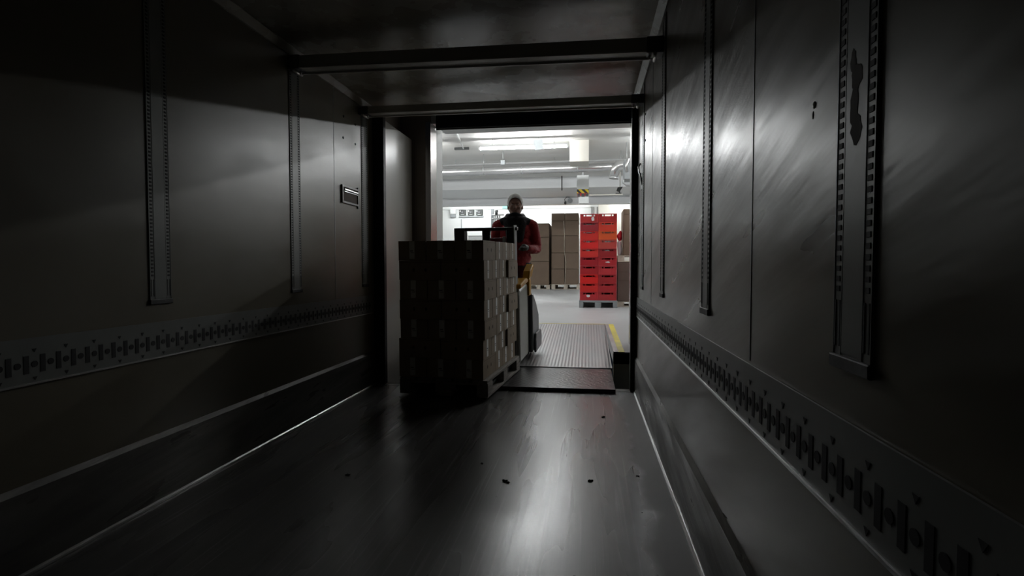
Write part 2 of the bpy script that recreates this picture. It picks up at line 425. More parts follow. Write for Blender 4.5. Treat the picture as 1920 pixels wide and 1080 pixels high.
# ------------------------------------------------------------------ hall shell
struct('floor', MB().box(HX0, -1.78, FY + .44, HY1, DZ - .12, DZ).box(-1.78, .262, 8.30, HY1, DZ - .12, DZ).box(.262, HX1, FY, HY1, DZ - .12, DZ), 'hfloor')
struct('wall_left', MB().box(HX0 - .1, HX0, HY0, HY1, DZ, 4.6), 'wall')
struct('wall_right', MB().box(HX1, HX1 + .1, HY0, HY1, DZ, 4.6), 'wall_beige')
struct('wall_front', MB().box(HX0, -3.2, 6.0, 6.2, DZ, 4.6).box(2.4, HX1, 6.0, 6.2, DZ, 4.6), 'wall')
struct('wall_back', MB().box(HX0, HX1, HY1, HY1 + .1, DZ, 4.6), 'wall')
struct('ceiling', MB().box(HX0, HX1, 6.2, 19.8, HZ, HZ + .1), 'hceil')
struct('ceiling', MB().box(HX0, HX1, 19.8, 22.3, 4.01, HZ + .1), 'hbeam')      # deep beam: lit face and underside
struct('ceiling', MB().box(HX0, HX1, 22.3, 22.6, 3.70, HZ + .1), 'hbeam')
struct('ceiling', MB().box(HX0, HX1, 22.6, HY1, 4.25, HZ + .1), 'hceil')
struct('trim_16', MB().box(HX0, .1, 24.9, HY1, 3.84, 3.94), 'wall')
# downstand box by the lamps
p0, p1 = P(1068, 303, 14.2), P(1104, 303, 14.2)
struct('trim_17', MB().box(p0.x, p1.x, 14.2, 14.9, p0.z, HZ), 'wall_beige')
# steel strips and painted line at the side of the dock plate
struct('trim_18', MB().box(.262, .31, FY, 8.3, DZ, DZ + .003), 'rust')
struct('trim_19', MB().hexa([(.312, FY, DZ), (.372, FY, DZ), (.385, 8.3, DZ), (.312, 8.3, DZ), (.312, FY, DZ + .003), (.372, FY, DZ + .003), (.385, 8.3, DZ + .003), (.312, 8.3, DZ + .003)]), 'yellow_line')
struct('trim_20', MB().box(-1.9, .3, 8.302, 8.33, DZ, DZ + .002), 'yellow_line')

# dock leveller: hinged deck and lip
lev = thing('dock_leveller', 'steel dock leveller plate sloping up from the trailer floor to the hall', 'dock plate', (-.75, 5.6, 0.1))
def L_(x, y, z): return (x + .75, y - 5.6, z - .1)
MB().hexa([L_(-1.75, 5.85, .0), L_(.262, 5.85, .0), L_(.258, 8.29, .24), L_(-1.75, 8.29, .24),
           L_(-1.75, 5.85, .052), L_(.262, 5.85, .052), L_(.258, 8.29, .27), L_(-1.75, 8.29, .27)]).build('deck_plate', 'deck', lev)
MB().hexa([L_(-1.72, 4.90, .004), L_(.25, 4.90, .004), L_(.248, 5.87, .012), L_(-1.72, 5.87, .012),
           L_(-1.72, 4.90, .034), L_(.25, 4.90, .034), L_(.248, 5.87, .044), L_(-1.72, 5.87, .044)]).build('lip_plate', 'lip', lev)

# ------------------------------------------------------------------ vertical cargo rails on the trailer walls
rail = thing('cargo_rail', 'x', 'wall rail', (0, 0, 0), 0, 'vertical cargo rails on the trailer walls')
z0, z1 = .965, CZ - .05
b = MB().box(0, .004, -.065, .065, z0, z1).box(.004, .0048, -.034, .034, z0 + .01, z1)
for s in (-1, 1):
    b.box(.004, .0052, s * .050 - .0155, s * .050 - .0125, z0, z1); b.box(.004, .0052, s * .050 + .0125, s * .050 + .015, z0, z1)
b.build('channel', 'track', rail)
for s in (-1, 1):
    b = MB(); z = z0 + .115
    while z < z1 - .01:
        b.box(.0035, .0052, s * .050 - .0065, s * .050 + .0065, z, z + .009); z += .0175
    b.box(.0035, .0052, s * .050 - .010, s * .050 - .006, z0 + .02, z0 + .1).box(.0035, .0052, s * .050 + .006, s * .050 + .010, z0 + .02, z0 + .1)
    b.build('perforation_row', 'hole', rail)
MB().box(0, .010, -.070, .070, z0 - .018, z0 + .006).build('end_cap', 'black', rail, bevel=.003)
def rlab(o, l): o['label'] = l
rail.location = (XL, 3.59, 0); rlab(rail, 'perforated rail on the left wall, middle of three, ending at the front beam')
dup(rail, (XL, 2.355, 0), 0, 'perforated rail on the left wall nearest the camera, widest on that side')
dup(rail, (XL, 4.79, 0), 0, 'perforated rail on the left wall beside the card holder')
near = dup(rail, (XR, .965, 0), math.pi, 'widest perforated rail on the right wall, with a dark smear, nearest the camera')
b = MB(); rs = random.Random(5)
for (cy_, cz_, ry, rz_) in ((.0, 1.43, .020, .022), (-.006, 1.385, .017, .035), (.004, 1.345, .022, .024), (-.012, 1.46, .010, .02)):
    b.prism([(cy_ + math.cos(t) * ry * rs.uniform(.7, 1.1), cz_ + math.sin(t) * rz_ * rs.uniform(.8, 1.1)) for t in [k * math.pi / 8 for k in range(16)]], 'x', .0046, .0052 + .00005 * cz_)
b.build('dark_smear', 'dirt_smear', near)
dup(rail, (XR, 2.10, 0), math.pi, 'perforated rail on the right wall, second from the camera')
dup(rail, (XR, 3.29, 0), math.pi, 'perforated rail on the right wall, third from the camera')
dup(rail, (XR, 4.47, 0), math.pi, 'narrow looking perforated rail on the right wall closest to the black post')

# horizontal lashing track
def track(x, rz, y0, y1, label):
    t = thing('lashing_track', label, 'wall track', (x + (.0015 if rz == 0 else -.0015), 0, 0), 0, 'horizontal lashing tracks')
    s = 1 if rz == 0 else -1
    def bx(b, a0, a1, *r): b.box(min(s * a0, s * a1), max(s * a0, s * a1), *r)
    b = MB(); bx(b, 0, .005, y0, y1, .695, .862); b.build('plate', 'track', t)
    b = MB(); bx(b, .005, .009, y0, y1, .690, .697); b.build('edge_lip', 'bright', t)
    b = MB(); k = 0; y = y0 + .03
    while y < y1 - .02:
        bx(b, .0045, .0062, y - .0095, y + .0095, .732, .798)
        if y + .05 < y1:
            b.disc((s * .0055, y + .031, .765), (1, 0, 0), .0115, th=.0009)
            if k % 2 == 0:
                for zz in (.817, .713):
                    b.prism([(y + .031 - .008, zz + .005), (y + .031 + .008, zz + .005), (y + .031, zz - .008)], 'x', s * .0045, s * .0062)
        k += 1; y += .0617
    b.build('slots', 'hole', t)
    return t
track(XL, 0, .2, 4.93, 'long slotted metal lashing track along the left wall')
track(XR, 1, -.4, 4.93, 'long slotted metal lashing track along the right wall')

# ------------------------------------------------------------------ load beams under the ceiling
def beam(a, bpt, h, w, label):
    a, bpt = Vector(a), Vector(bpt)
    c = (a + bpt) / 2; d = bpt - a; ln = d.length
    t = thing('load_beam', label, 'beam', c, 0, 'load beams under the trailer ceiling')
    t.rotation_euler = Vector((1, 0, 0)).rotation_difference(d.normalized()).to_euler()
    hl = ln / 2 - .035
    MB().box(-hl, hl, -w / 2, w / 2, -h / 2, h / 2).box(-hl, hl, -w / 2 - .004, -w / 2, -h / 2, -h / 2 + .012).box(-hl, hl, w / 2 - .012, w / 2 + .003, -h / 2 - .012, -h / 2).build('profile', 'beam', t, bevel=.003)
    for s in (-1, 1):
        e = MB().box(s * hl - .05, s * hl + .05, -w / 2 - .008, w / 2 + .008, -h / 2 - .006, h / 2 + .004).build('end_shoe', 'truck_dark', t, bevel=.005)
        MB().cyl((s * hl, -w / 2 - .01, -h / 2 - .012), (s * hl, w / 2 + .01, -h / 2 - .012), .010).cyl((s * hl - .03 * s, 0, -h / 2), (s * hl - .03 * s, 0, -h / 2 - .028), .007).build('latch_pin', 'bright', e)
    return t
beam((XL + .012, 3.56, 2.520), (XR - .012, 3.36, 2.425), .085, .10, 'dark aluminium load beam nearer the camera, hooked between the wall rails')
beam((XL + .012, 4.72, 2.525), (XR - .012, 4.50, 2.460), .062, .09, 'dark aluminium load beam directly in front of the doorway')

# ------------------------------------------------------------------ small fittings on the walls
ch = thing('card_holder', 'small metal card holder with brown card on the left wall near the doorway', 'card holder', (XL, 4.475, 1.74))
MB().box(0, .014, -.165, .165, -.075, -.058).box(0, .014, -.165, .165, .058, .075).box(0, .014, -.165, -.145, -.06, .06).box(0, .014, .145, .165, -.095, .09).build('frame', 'alu_dark', ch, bevel=.002)
MB().box(.002, .006, -.145, .145, -.058, .05).build('card', 'carton_red', ch)
MB().box(.006, .016, -.12, .145, .036, .046).box(.006, .012, -.12, .145, .022, .027).build('clip', 'bright', ch)
br = thing('latch_bracket', 'small bent metal latch on the right wall beside the black door post', 'bracket', (XR, 4.62, 1.9))
MB().tube([(-.004, -.1, -.11), (-.02, -.1, -.02), (-.022, -.02, .0), (-.022, .05, .06), (-.004, .06, .09)], .007).build('hook', 'bright', br)
MB().box(-.006, 0, -.12, .02, -.14, .03).build('plate', 'alu', br, bevel=.002)
for i, (y, z, l) in enumerate(((4.37, 2.39, 'upper left'), (4.36, 2.21, 'lower left'), (4.60, 2.38, 'upper right'), (4.60, 2.21, 'lower right'))):
    s = MB().cyl((0, 0, 0), (.005, 0, 0), .011, .008).build('wall_screw', 'black', loc=(XL, y, z))
    tag(s, 'black screw on the left wall above the card holder, %s of four' % l, 'screw', 'screws above the card holder')
for y, z, l in ((4.32, 2.30, 'upper'), (4.32, 2.10, 'lower')):
    s = MB().cyl((0, 0, 0), (-.005, 0, 0), .011, .008).build('wall_screw', 'black', loc=(XR, y, z))
    tag(s, 'black screw on the right wall near the black door post, %s of two' % l, 'screw', 'screws on the right wall')
t = thing('wall_dent', 'small torn dent with bright rim on the right wall', 'dent', (XR, 1.145, 1.425))
MB().ell((0, .004, -.006), (.0012, .004, .008)).build('hollow', 'hole', t)
MB().ell((0, -.002, .012), (.003, .006, .007)).build('raised_rim', 'white_panel', t)

# crumbs of dirt lying on the trailer floor
def crumb(x, y, s, l):
    rnd = random.Random(int(x * 1000)); b = MB()
    for k in range(4):
        b.ell((rnd.uniform(-s, s), rnd.uniform(-s, s), s * .3), (s * rnd.uniform(.4, .8), s * rnd.uniform(.4, .9), s * .4), seg=8)
    tag(b.build('dirt_crumb', 'dirt', loc=(x, y, 0)), l, 'dirt', 'dirt crumbs on the trailer floor')
crumb(-.42, 2.78, .014, 'largest dark crumb of dirt on the floor in front of the pallet')
crumb(-.60, 3.02, .010, 'small dark crumb on the floor just left of the largest crumb')
crumb(.02, 2.85, .010, 'small dark crumb right of centre on the floor')
crumb(.12, 4.10, .012, 'dark crumb on the floor closest to the steel lip')
crumb(-1.28, 2.75, .010, 'dark crumb on the shaded left part of the floor')
crumb(.27, 2.95, .008, 'tiny dark crumb near the right kick plate')

# ------------------------------------------------------------------ loaded wooden pallet
PR = R(-5.7)
PO = Vector((-1.22, 4.49, 0.0))
def W(u, v, z=0):
    c, s = math.cos(PR), math.sin(PR)
    return Vector((PO.x + u * c - v * s, PO.y + u * s + v * c, z))

def wood_pallet(name, label, loc, rz, group, mt='wood', L=1.2, Wd=.8, H=.144):
    # long side along local y, base at z=0
    t = thing(name, label, 'pallet', loc, rz, group)
    for i in range(5):
        x = -Wd / 2 + .0725 + i * (Wd - .145) / 4
        MB().box(x - .0675, x + .0675, 0, L, H - .022, H).build('deck_board', mt, t, bevel=.002)
    b = MB()
    for y in (0, L / 2 - .0725, L - .145): MB().box(-Wd / 2, Wd / 2, y, y + .145, H - .044, H - .0225).build('cross_board', mt, t, bevel=.002)
    for x in (-Wd / 2, -.0725, Wd / 2 - .1):
        w = .145 if x == -.0725 else .1
        for y in (0, L / 2 - .0725, L - .145):
            MB().box(x, x + w, y, y + .145, .022, H - .0445).build('block', mt, t, bevel=.002)
        MB().box(x, x + w, 0, L, 0, .0215).build('bottom_board', mt, t, bevel=.002)
    return t
PZ = .030
# the pallet is carried by the forks: rear end lifted with the lip
pal = wood_pallet('wooden_pallet', 'grey wooden pallet lifted by the truck under the stack of boxes', (PO.x, PO.y, PZ), PR, 'wooden pallets')
TILT = math.atan(.022 / 1.2)
pal.rotation_euler = (TILT, 0, PR)

BW, BL, BH = .257, .3855, .168
box0 = thing('cardboard_box', 'x', 'box', (0, 0, 0), 0, 'boxes stacked on the carried pallet')
g = .004
b = MB().box(-BW / 2 + g, BW / 2 - g, -BL / 2 + g, BL / 2 - g, 0, BH - .002)
b.box(-BW / 2 + g, BW / 2 - g, -.0015, .0015, BH - .0025, BH - .0015, 1)
for s in (-1, 1):
    for y in (-.055, .055):
        b.prism([(y + .011 * math.cos(t), BH * .52 + .017 * math.sin(t)) for t in [k * math.pi / 5 for k in range(10)]], 'x', s * (BW / 2 - .004), s * (BW / 2 - g + .0008), 1)
    b.box(s * (BW / 2 - g) - .0006, s * (BW / 2 - g) + .0006, -BL / 2 + .004, BL / 2 - .004, BH - .016, BH - .014, 1)
b.build('carton', ['carton', 'edge'], box0, bevel=.0025)
for s in (-1, 1):
    b = MB().box(-.024, .024, s * (BL / 2 - g) - .0012, s * (BL / 2 - g) + .0012, .012, BH - .004)
    b.box(-.018, .010, s * (BL / 2 - g) - .0018, s * (BL / 2 - g) + .0018, .078, .085, 1).box(-.010, .018, s * (BL / 2 - g) - .0018, s * (BL / 2 - g) + .0018, .064, .068, 1)
    b.build('end_label', ['tape', 'ink'], box0)
MB().box(-.024, .024, -BL / 2 + g, BL / 2 - g, BH - .0025, BH - .001).build('top_tape', 'tape', box0)

rowname = ['top layer', 'second layer down', 'third layer down', 'middle layer', 'third layer up', 'second layer up', 'bottom layer']
Tm = Matrix.Translation((PO.x, PO.y, PZ)) @ Matrix.Rotation(PR, 4, 'Z') @ Matrix.Rotation(TILT, 4, 'X')
first = True
rb = random.Random(3)
for li in range(7):
    zz = .146 + (6 - li) * BH
    slots = []
    A = li % 2 == 0
    for i in range(3):
        u = -.4 + BW * (i + .5)
        v = (BL / 2 + .01) if A else (3 * BW + BL / 2 + .01)
        side = ('left', 'centre', 'right')[i]
        slots.append((u, v, 0, ('front row, %s box' if A else 'back row, %s box') % side))
    for j in range(3):
        for i in range(2):
            u = -.4 + BL * (i + .5)
            v = (BL + BW * (j + .5) + .01) if A else (BW * (j + .5) + .01)
            od = (('second', 'third', 'last') if A else ('first', 'second', 'third'))[j]
            slots.append((u, v, math.pi / 2, '%s side, %s from the front' % (('left', 'right')[i], od)))
    ox, oy = rb.uniform(-.005, .005) + (-.012 if li > 4 else 0), rb.uniform(-.004, .004)
    for (u, v, rz, lab) in slots:
        mt = Tm @ Matrix.Translation((u + ox + rb.uniform(-.001, .001), v + oy, zz)) @ Matrix.Translation((.018 if (not A and rz == 0) else 0, 0, 0)) @ Matrix.Rotation(rz + rb.uniform(-.002, .002), 4, 'Z')
        label = 'brown box on the carried pallet, %s, %s' % (rowname[li], lab)
        if first:
            o = box0; o['label'] = label; first = False
        else:
            o = dup(box0, (0, 0, 0), 0, label)
        o.location = mt.to_translation(); o.rotation_euler = mt.to_euler()

# ------------------------------------------------------------------ ride-on pallet truck
PY = 5.80 - PO.y     # v where the truck starts
trk = thing('pallet_truck', 'grey and yellow ride-on stacker truck behind the loaded pallet', 'pallet truck', (W(0, PY).x, W(0, PY).y, .050), PR)
trk.rotation_euler = (.082, 0, PR)
bz = .10
# chassis cover: side profile (y, z)
prof = [(-.07, .05), (.40, .05), (.40, .88), (.30, .885), (.0, .85), (-.07, .80)]
MB().prism(prof, 'x', -.395, .395).build('chassis_cover', 'truck_grey', trk, bevel=.045, seg=5)
MB().prism([(-.03, .855), (.34, .89), (.34, .935), (.22, .94), (-.03, .90)], 'x', -.41, .41).build('yellow_tray', 'yellow', trk, bevel=.012)
MB().prism([(.36, .73), (.46, .73), (.46, .92), (.36, .92)], 'x', .33, .418).build('yellow_corner', 'yellow', trk, bevel=.01)
MB().prism([(.30, .92), (.46, .94), (.58, 1.06), (.52, 1.075), (.36, 1.01)], 'x', .35, .43).build('arm_rest', 'yellow', trk, bevel=.01)
MB().prism([(.402, .05), (.455, .05), (.455, .90), (.402, .90)], 'x', -.39, .39).build('rear_bulkhead', 'truck_black', trk, bevel=.01)
for s, n in ((1, 'right'), (-1, 'left')):
    x0, x1 = (.36, .43) if s > 0 else (-.43, -.36)
    MB().prism([(.46, .06), (.84, .09), (.84, .45), (.70, .60), (.52, .74), (.46, .74)], 'x', x0, x1).build('side_guard', 'truck_dark', trk, bevel=.02, seg=3)
    xa, xb = (.43, .46) if s > 0 else (-.46, -.43)
    MB().prism([(.50, .05), (.84, .075), (.86, .20), (.82, .27), (.54, .27), (.50, .20)], 'x', xa, xb).build('wheel_cover', 'truck_dark', trk, bevel=.012)
MB().box(-.355, .355, .46, 1.0, .10, .14).build('platform', 'truck_black', trk, bevel=.01)
for x, y in ((-.3, .2), (.3, .2), (-.3, .8), (.3, .8)):
    z = .015 + .062 * y + .03
    MB().cyl((x - .04, y, .051), (x + .04, y, .051), .05).build('wheel', 'black', trk)
# forks
fk = PO.y - 5.8 + .1
for x in (-.27, .27):
    MB().hexa([(x - .075, fk, .115), (x + .075, fk, .115), (x + .075, -.06, .04), (x - .075, -.06, .04),
               (x - .075, fk, .140), (x + .075, fk, .140), (x + .075, -.06, .085), (x - .075, -.06, .085)]).build('fork', 'truck_black', trk, bevel=.006)
# mast
def mx(px, py=440): return (P(px, py, 5.86) - W(0, PY)).x * math.cos(PR) + .042
ztop = 1.51
for (a, c2, nm) in ((.855, .874, 0), (.952, .9665, 1)):
    x0, x1 = mx(a * 1000), mx(c2 * 1000)
    MB().box(x0, x1, -.05, .06, .02, ztop - .01).build('mast_upright', 'truck_black', trk, bevel=.006)
MB().box(mx(966), mx(968), -.08, .03, .02, ztop + .01).build('mast_lit_edge', 'plastic_grey', trk, bevel=.002)  # paler strip stands in for light along the side of the upright
MB().box(mx(855), mx(971), -.03, .03, ztop - .045, ztop - .01).build('top_bar', 'truck_black', trk, bevel=.006)
MB().cyl(((mx(905) + mx(921)) / 2, 0, .02), ((mx(905) + mx(921)) / 2, 0, ztop - .04), (mx(921) - mx(905)) / 2, seg=20).build('lift_cylinder', 'truck_black', trk)
MB().box(mx(922), mx(951), -.06, -.03, 1.345, 1.39).build('cross_plate', 'red_label', trk, bevel=.003)
MB().box(mx(946), mx(951), -.075, -.055, 1.33, 1.405).build('catch', 'alu', trk, bevel=.003)
MB().tube([(mx(922) + .005, -.03, 1.22), (mx(921) + .005, -.035, 1.32), (mx(921) - .002, -.03, 1.42)], .006).build('hydraulic_hose', 'alu', trk)
# tiller console in front of the driver
MB().prism([(.28, .86), (.42, .88), (.42, 1.10), (.34, 1.14), (.28, 1.08)], 'x', -.20, .28).build('console', 'truck_black', trk, bevel=.02, seg=3)
MB().tube([(.22, .34, 1.10), (.23, .34, 1.20), (.16, .34, 1.24), (.05, .34, 1.24), (-.04, .34, 1.20), (-.04, .34, 1.10)], .018).build('steering_grip', 'truck_black', trk)

# ------------------------------------------------------------------ driver
PX, PYW, PZW = -.885, 6.64, .258
per = thing('person', 'person with short grey hair in red jacket and dark scarf standing on the pallet truck', 'person', (PX, PYW, PZW), R(7))
def S(x): return x
# body: one continuous surface (head, neck, trunk, arms, hands, legs)
b = MB()
b.ell((0, .015, 1.640), (.084, .099, .112)); b.ell((0, -.018, 1.575), (.070, .074, .072))           # skull, jaw
b.ell((0, -.055, 1.530), (.030, .030, .024))                                                       # chin
b.ell((0, -.088, 1.600), (.013, .022, .026)); b.ell((0, -.102, 1.588), (.015, .016, .013))           # nose
for s in (-1, 1):
    b.ell((s * .030, -.074, 1.650), (.026, .014, .010))                                            # brow
    b.ell((s * .046, -.055, 1.585), (.024, .026, .024))                                            # cheek
    b.ell((s * .088, .020, 1.610), (.011, .022, .034)); b.ell((s * .016, -.070, 1.545), (.020, .018, .011))
b.cap((0, .02, 1.44), (0, .0, 1.55), .068, .066)
b.ell((0, 0, 1.28), (.17, .11, .20)); b.ell((0, .0, 1.05), (.15, .11, .16)); b.ell((0, 0, .95), (.165, .115, .12))
for s in (-1, 1):
    b.cap((s * .04, 0, 1.43), (s * .18, 0, 1.395), .055, .06)
    el = Vector((s * .245, .02, 1.10)); wr = Vector((s * .135, -.25, 1.10))
    b.cap((s * .19, 0, 1.385), el, .052, .042); b.cap(el, wr, .040, .028)
    hd = Vector((s * .105, -.325, 1.105))
    b.cap(wr, hd, .027, .030)
    for k in range(4):
        q = hd + Vector((-s * .004 + (k - 1.5) * .019, -.018, .0)); ln = (.034, .039, .036, .028)[k]
        b.cap(q, q + Vector((0, -ln, -.012)), .0092, .0085, seg=10); b.cap(q + Vector((0, -ln, -.012)), q + Vector((0, -ln + .002, -.012 - ln * .7)), .0085, .008, seg=10)
    th = hd + Vector((-s * .030, .02, -.006)); b.cap(th, th + Vector((-s * .02, -.034, -.022)), .011, .009, seg=10)
    b.cap((s * .09, 0, .92), (s * .10, -.01, .50), .082, .055); b.cap((s * .10, -.01, .50), (s * .11, .02, .10), .055, .038)
    b.cap((s * .11, .03, .05), (s * .125, -.13, .035), .036, .032)
body = remesh(b.build('body', 'skin', per), .006, 3)
for s in (-1, 1):
    e = MB().ell((s * .031, -.0765, 1.629), (.0110, .008, .0048), seg=14).build('eye', 'eye', per)
    MB().ell((s * .031, -.0825, 1.629), (.0045, .0035, .0040), seg=10).build('iris', 'iris', e)
MB().ell((0, -.0905, 1.560), (.022, .006, .005), seg=14).build('mouth', 'lip_mouth', per)
# hair: short cap over skull, back and sides
b = MB(); b.ell((0, .024, 1.665), (.098, .109, .112)); b.ell((0, .050, 1.60), (.090, .078, .085))
o = remesh(b.build('hair', 'hair', per), .005, 2)
bm = bmesh.new(); bm.from_mesh(o.data)
geo = bm.verts[:] + bm.edges[:] + bm.faces[:]
bmesh.ops.bisect_plane(bm, geom=geo, plane_co=(0, -.052, 1.675), plane_no=(0, -.88, -.47), clear_outer=True)
bm.to_mesh(o.data); bm.free()
# scarf / dark collar
b = MB()
pts = [Vector((.090 * math.cos(t), .012 + .086 * math.sin(t), 1.490 + .010 * math.sin(3 * t))) for t in [2 * math.pi * k / 20 for k in range(21)]]
for a, c in zip(pts, pts[1:]): b.cap(a, c, .038, .038, seg=12)
pts = [Vector((p.x * 1.45, p.y * 1.25 - .01, 1.440)) for p in pts]
for a, c in zip(pts, pts[1:]): b.cap(a, c, .044, .044, seg=12)
for s in (-1, 1):
    b.cap((s * .09, .0, 1.425), (s * .155, .0, 1.395), .075, .075)          # hood lying on the shoulders
    b.cap((s * .07, -.07, 1.40), (s * .05, -.125, 1.22), .070, .055)
b.ell((0, -.09, 1.33), (.11, .065, .15))
remesh(b.build('scarf', 'scarf', per), .010, 3)
# jacket
b = MB()
b.ell((0, 0, 1.30), (.205, .145, .17)); b.ell((0, 0, 1.13), (.205, .150, .17)); b.ell((0, .0, .99), (.200, .145, .12)); b.cyl((0, 0, .885), (0, 0, 1.15), .175, .185, seg=24)
for s in (-1, 1):
    b.cap((s * .06, .005, 1.425), (s * .185, .005, 1.380), .070, .080)
    el = Vector((s * .255, .02, 1.10)); wr = Vector((s * .150, -.225, 1.10))
    b.cap((s * .205, .005, 1.365), (s * .245, .01, 1.22), .083, .072); b.cap((s * .245, .01, 1.22), el, .072, .068); b.cap(el, (s * .21, -.12, 1.085), .066, .056); b.cap((s * .21, -.12, 1.085), wr, .056, .042)
    for k in range(4):   # sleeve folds at the elbow
        b.ell((s * (.262 - .006 * k), .02 - .02 * k, 1.15 - .03 * k), (.066, .07, .014))
remesh(b.build('jacket', 'jacket', per), .010, 4)
# trousers and belt
b = MB(); b.ell((0, 0, .90), (.175, .135, .10))
for s in (-1, 1):
    b.cap((s * .092, 0, .86), (s * .105, -.01, .48), .098, .072); b.cap((s * .105, -.01, .48), (s * .115, .02, .13), .070, .060)
remesh(b.build('trousers', 'trouser', per), .010, 3)
b = MB()
for k in range(24):
    t0, t1 = 2 * math.pi * k / 24, 2 * math.pi * (k + 1) / 24
    b.hexa([(.196 * math.cos(t0), .158 * math.sin(t0), .875), (.196 * math.cos(t1), .158 * math.sin(t1), .875), (.17 * math.cos(t1), .13 * math.sin(t1), .875), (.17 * math.cos(t0), .13 * math.sin(t0), .875),
            (.196 * math.cos(t0), .158 * math.sin(t0), .925), (.196 * math.cos(t1), .158 * math.sin(t1), .925), (.17 * math.cos(t1), .13 * math.sin(t1), .925), (.17 * math.cos(t0), .13 * math.sin(t0), .925)])
b.build('belt', 'black', per)
for s in (-1, 1):
    b = MB(); b.cap((s * .113, .03, .055), (s * .128, -.14, .045), .052, .044); b.cap((s * .113, .03, .06), (s * .113, .025, .17), .052, .056); b.box(s * .12 - .045, s * .12 + .045, -.18, .075, .0, .03)
    remesh(b.build('boot', 'boot', per), .008, 3)
    # gloves follow the hand and its fingers
    b = MB(); hd = Vector((s * .105, -.325, 1.105)); wr = Vector((s * .138, -.24, 1.10))
    b.cap(wr, hd, .034, .037)
    for k in range(4):
        q = hd + Vector((-s * .004 + (k - 1.5) * .0205, -.018, .0)); ln = (.036, .041, .038, .030)[k]
        b.cap(q, q + Vector((0, -ln, -.012)), .0115, .011, seg=10); b.cap(q + Vector((0, -ln, -.012)), q + Vector((0, -ln + .002, -.012 - ln * .7)), .011, .0105, seg=10)
    th = hd + Vector((-s * .032, .02, -.006)); b.cap(th, th + Vector((-s * .022, -.036, -.022)), .0135, .0115, seg=10)
    remesh(b.build('glove', 'glove', per), .004, 2)

# ------------------------------------------------------------------ red crates on a grey plastic pallet
CY = 11.72
c0 = P(1087, 563, CY); c1 = P(1156, 563, CY)
cw = (c1.x - c0.x) / 2; czb = c0.z; ctop = P(1087, 401, CY).z
chh = (ctop - czb) / 10
cr0 = thing('plastic_crate', 'x', 'crate', (0, 0, 0), 0, 'red crates stacked on the grey pallet')
w, h, d, tk = cw / 2 - .002, chh - .003, .58, .012
b = MB()
b.box(-w, w, d - tk, d, 0, h).box(-w, -w + tk, tk, d - tk, 0, h).box(w - tk, w, tk, d - tk, 0, h).box(-w, w, 0, d, 0, .01)
hz0, hz1 = h * .71, h * .90          # grip openings in the front
b.box(-w, w, .004, tk, .01, hz0); b.box(-w, w, .004, tk, hz1, h)
xs = [-w, -.118, -.085, -.062, .062, .085, .118, w]
for i in (0, 2, 4, 6): b.box(xs[i], xs[i + 1], .004, tk, hz0, hz1)
b.box(-w, w, -.006, .004, h - .014, h).box(-w, w, -.004, .004, 0, .012)                      # rims
b.box(-w, -w + .03, -.003, .004, .012, h - .014).box(w - .03, w, -.003, .004, .012, h - .014)
for x in (-w, w): b.box(x - .004 if x > 0 else x, x if x > 0 else x + .004, 0, d, h - .02, h)
b.build('crate_shell', 'crate', cr0, bevel=.0015)
MB().box(-w + tk, w - tk, tk + .01, d - tk - .01, .012, h * .62).build('crate_liner', 'carton_red', cr0)
cols = {'L': [(.42, .03, .03), (.30, .02, .03), (.60, .025, .02), (.70, .02, .02), (.62, .03, .025), (.38, .01, .02), (.42, .012, .02), (.72, .012, .01), (.62, .018, .016), (.50, .02, .03)],
        'Rr': [(.36, .018, .018), (.62, .04, .02), (.66, .09, .02), (.50, .06, .05), (.32, .015, .02), (.46, .02, .03), (.50, .03, .04), (.36, .014, .02), (.40, .015, .022), (.42, .02, .025)]}
onm = ['topmost', 'second from the top', 'third from the top', 'fourth from the top', 'fifth from the top', 'fifth from the bottom', 'fourth from the bottom', 'third from the bottom', 'second from the bottom', 'lowest']
firstc = True
for ci, (key, side) in enumerate((('L', 'left'), ('Rr', 'right'))):
    for k in range(10):
        col = cols[key][k]
        tone = 'orange red' if key == 'Rr' and k in (1, 2) else ('dark red' if col[0] < .4 else 'red')
        lab = '%s plastic crate in the %s column of the crate stack, %s' % (tone, side, onm[k])
        loc = (c0.x + cw * (ci + .5), CY, czb + (9 - k) * chh)
        if firstc: o = cr0; o.location = loc; o['label'] = lab; firstc = False
        else: o = dup(cr0, loc, 0, lab)
        for q in o.children: q.color = (*col, 1)
# white stuff showing in some crates and torn stickers on their fronts
def sticker(px0, px1, py0, py1, label, nm='torn_label'):
    a, c = P(px0, py1, CY - .008), P(px1, py0, CY - .008)
    b = MB(); n = 9; rr = random.Random(px0)
    cx_, cz_ = (a.x + c.x) / 2, (a.z + c.z) / 2
    ring = [(math.cos(2 * math.pi * k / n) * (c.x - a.x) / 2 * rr.uniform(.7, 1.1), math.sin(2 * math.pi * k / n) * (c.z - a.z) / 2 * rr.uniform(.7, 1.1)) for k in range(n)]
    b.prism(ring, 'y', -.001, .001)
    tag(b.build(nm, 'whiteplastic', loc=(cx_, CY - .009, cz_)), label, 'label', 'torn white labels on the red crates')
sticker(1099, 1107, 552, 558, 'torn white label on the lowest crate of the left column')
sticker(1108, 1115, 406, 415, 'faint square white label on the topmost crate of the left column')
sticker(1135, 1144, 490, 493, 'torn white label scraps on the right column above the middle')
def film(px0, px1, py, label):
    a, c = P(px0, py + 1.6, CY + .03), P(px1, py - 1.6, CY + .03)
    b = MB(); n = 5
    for i in range(n):
        x = a.x + (c.x - a.x) * (i + .5) / n
        b.ell((x, CY + .04, a.z + .01 + .008 * (i % 2)), ((c.x - a.x) / n * .7, .02, .022), seg=10)
    tag(b.build('plastic_bag', 'whiteplastic'), label, 'bag', 'white bags inside the red crates')
film(1131, 1146, 453.5, 'white bag inside the fourth crate from the top, right column')
film(1131, 1143, 470, 'white bag inside the fifth crate from the top, right column')
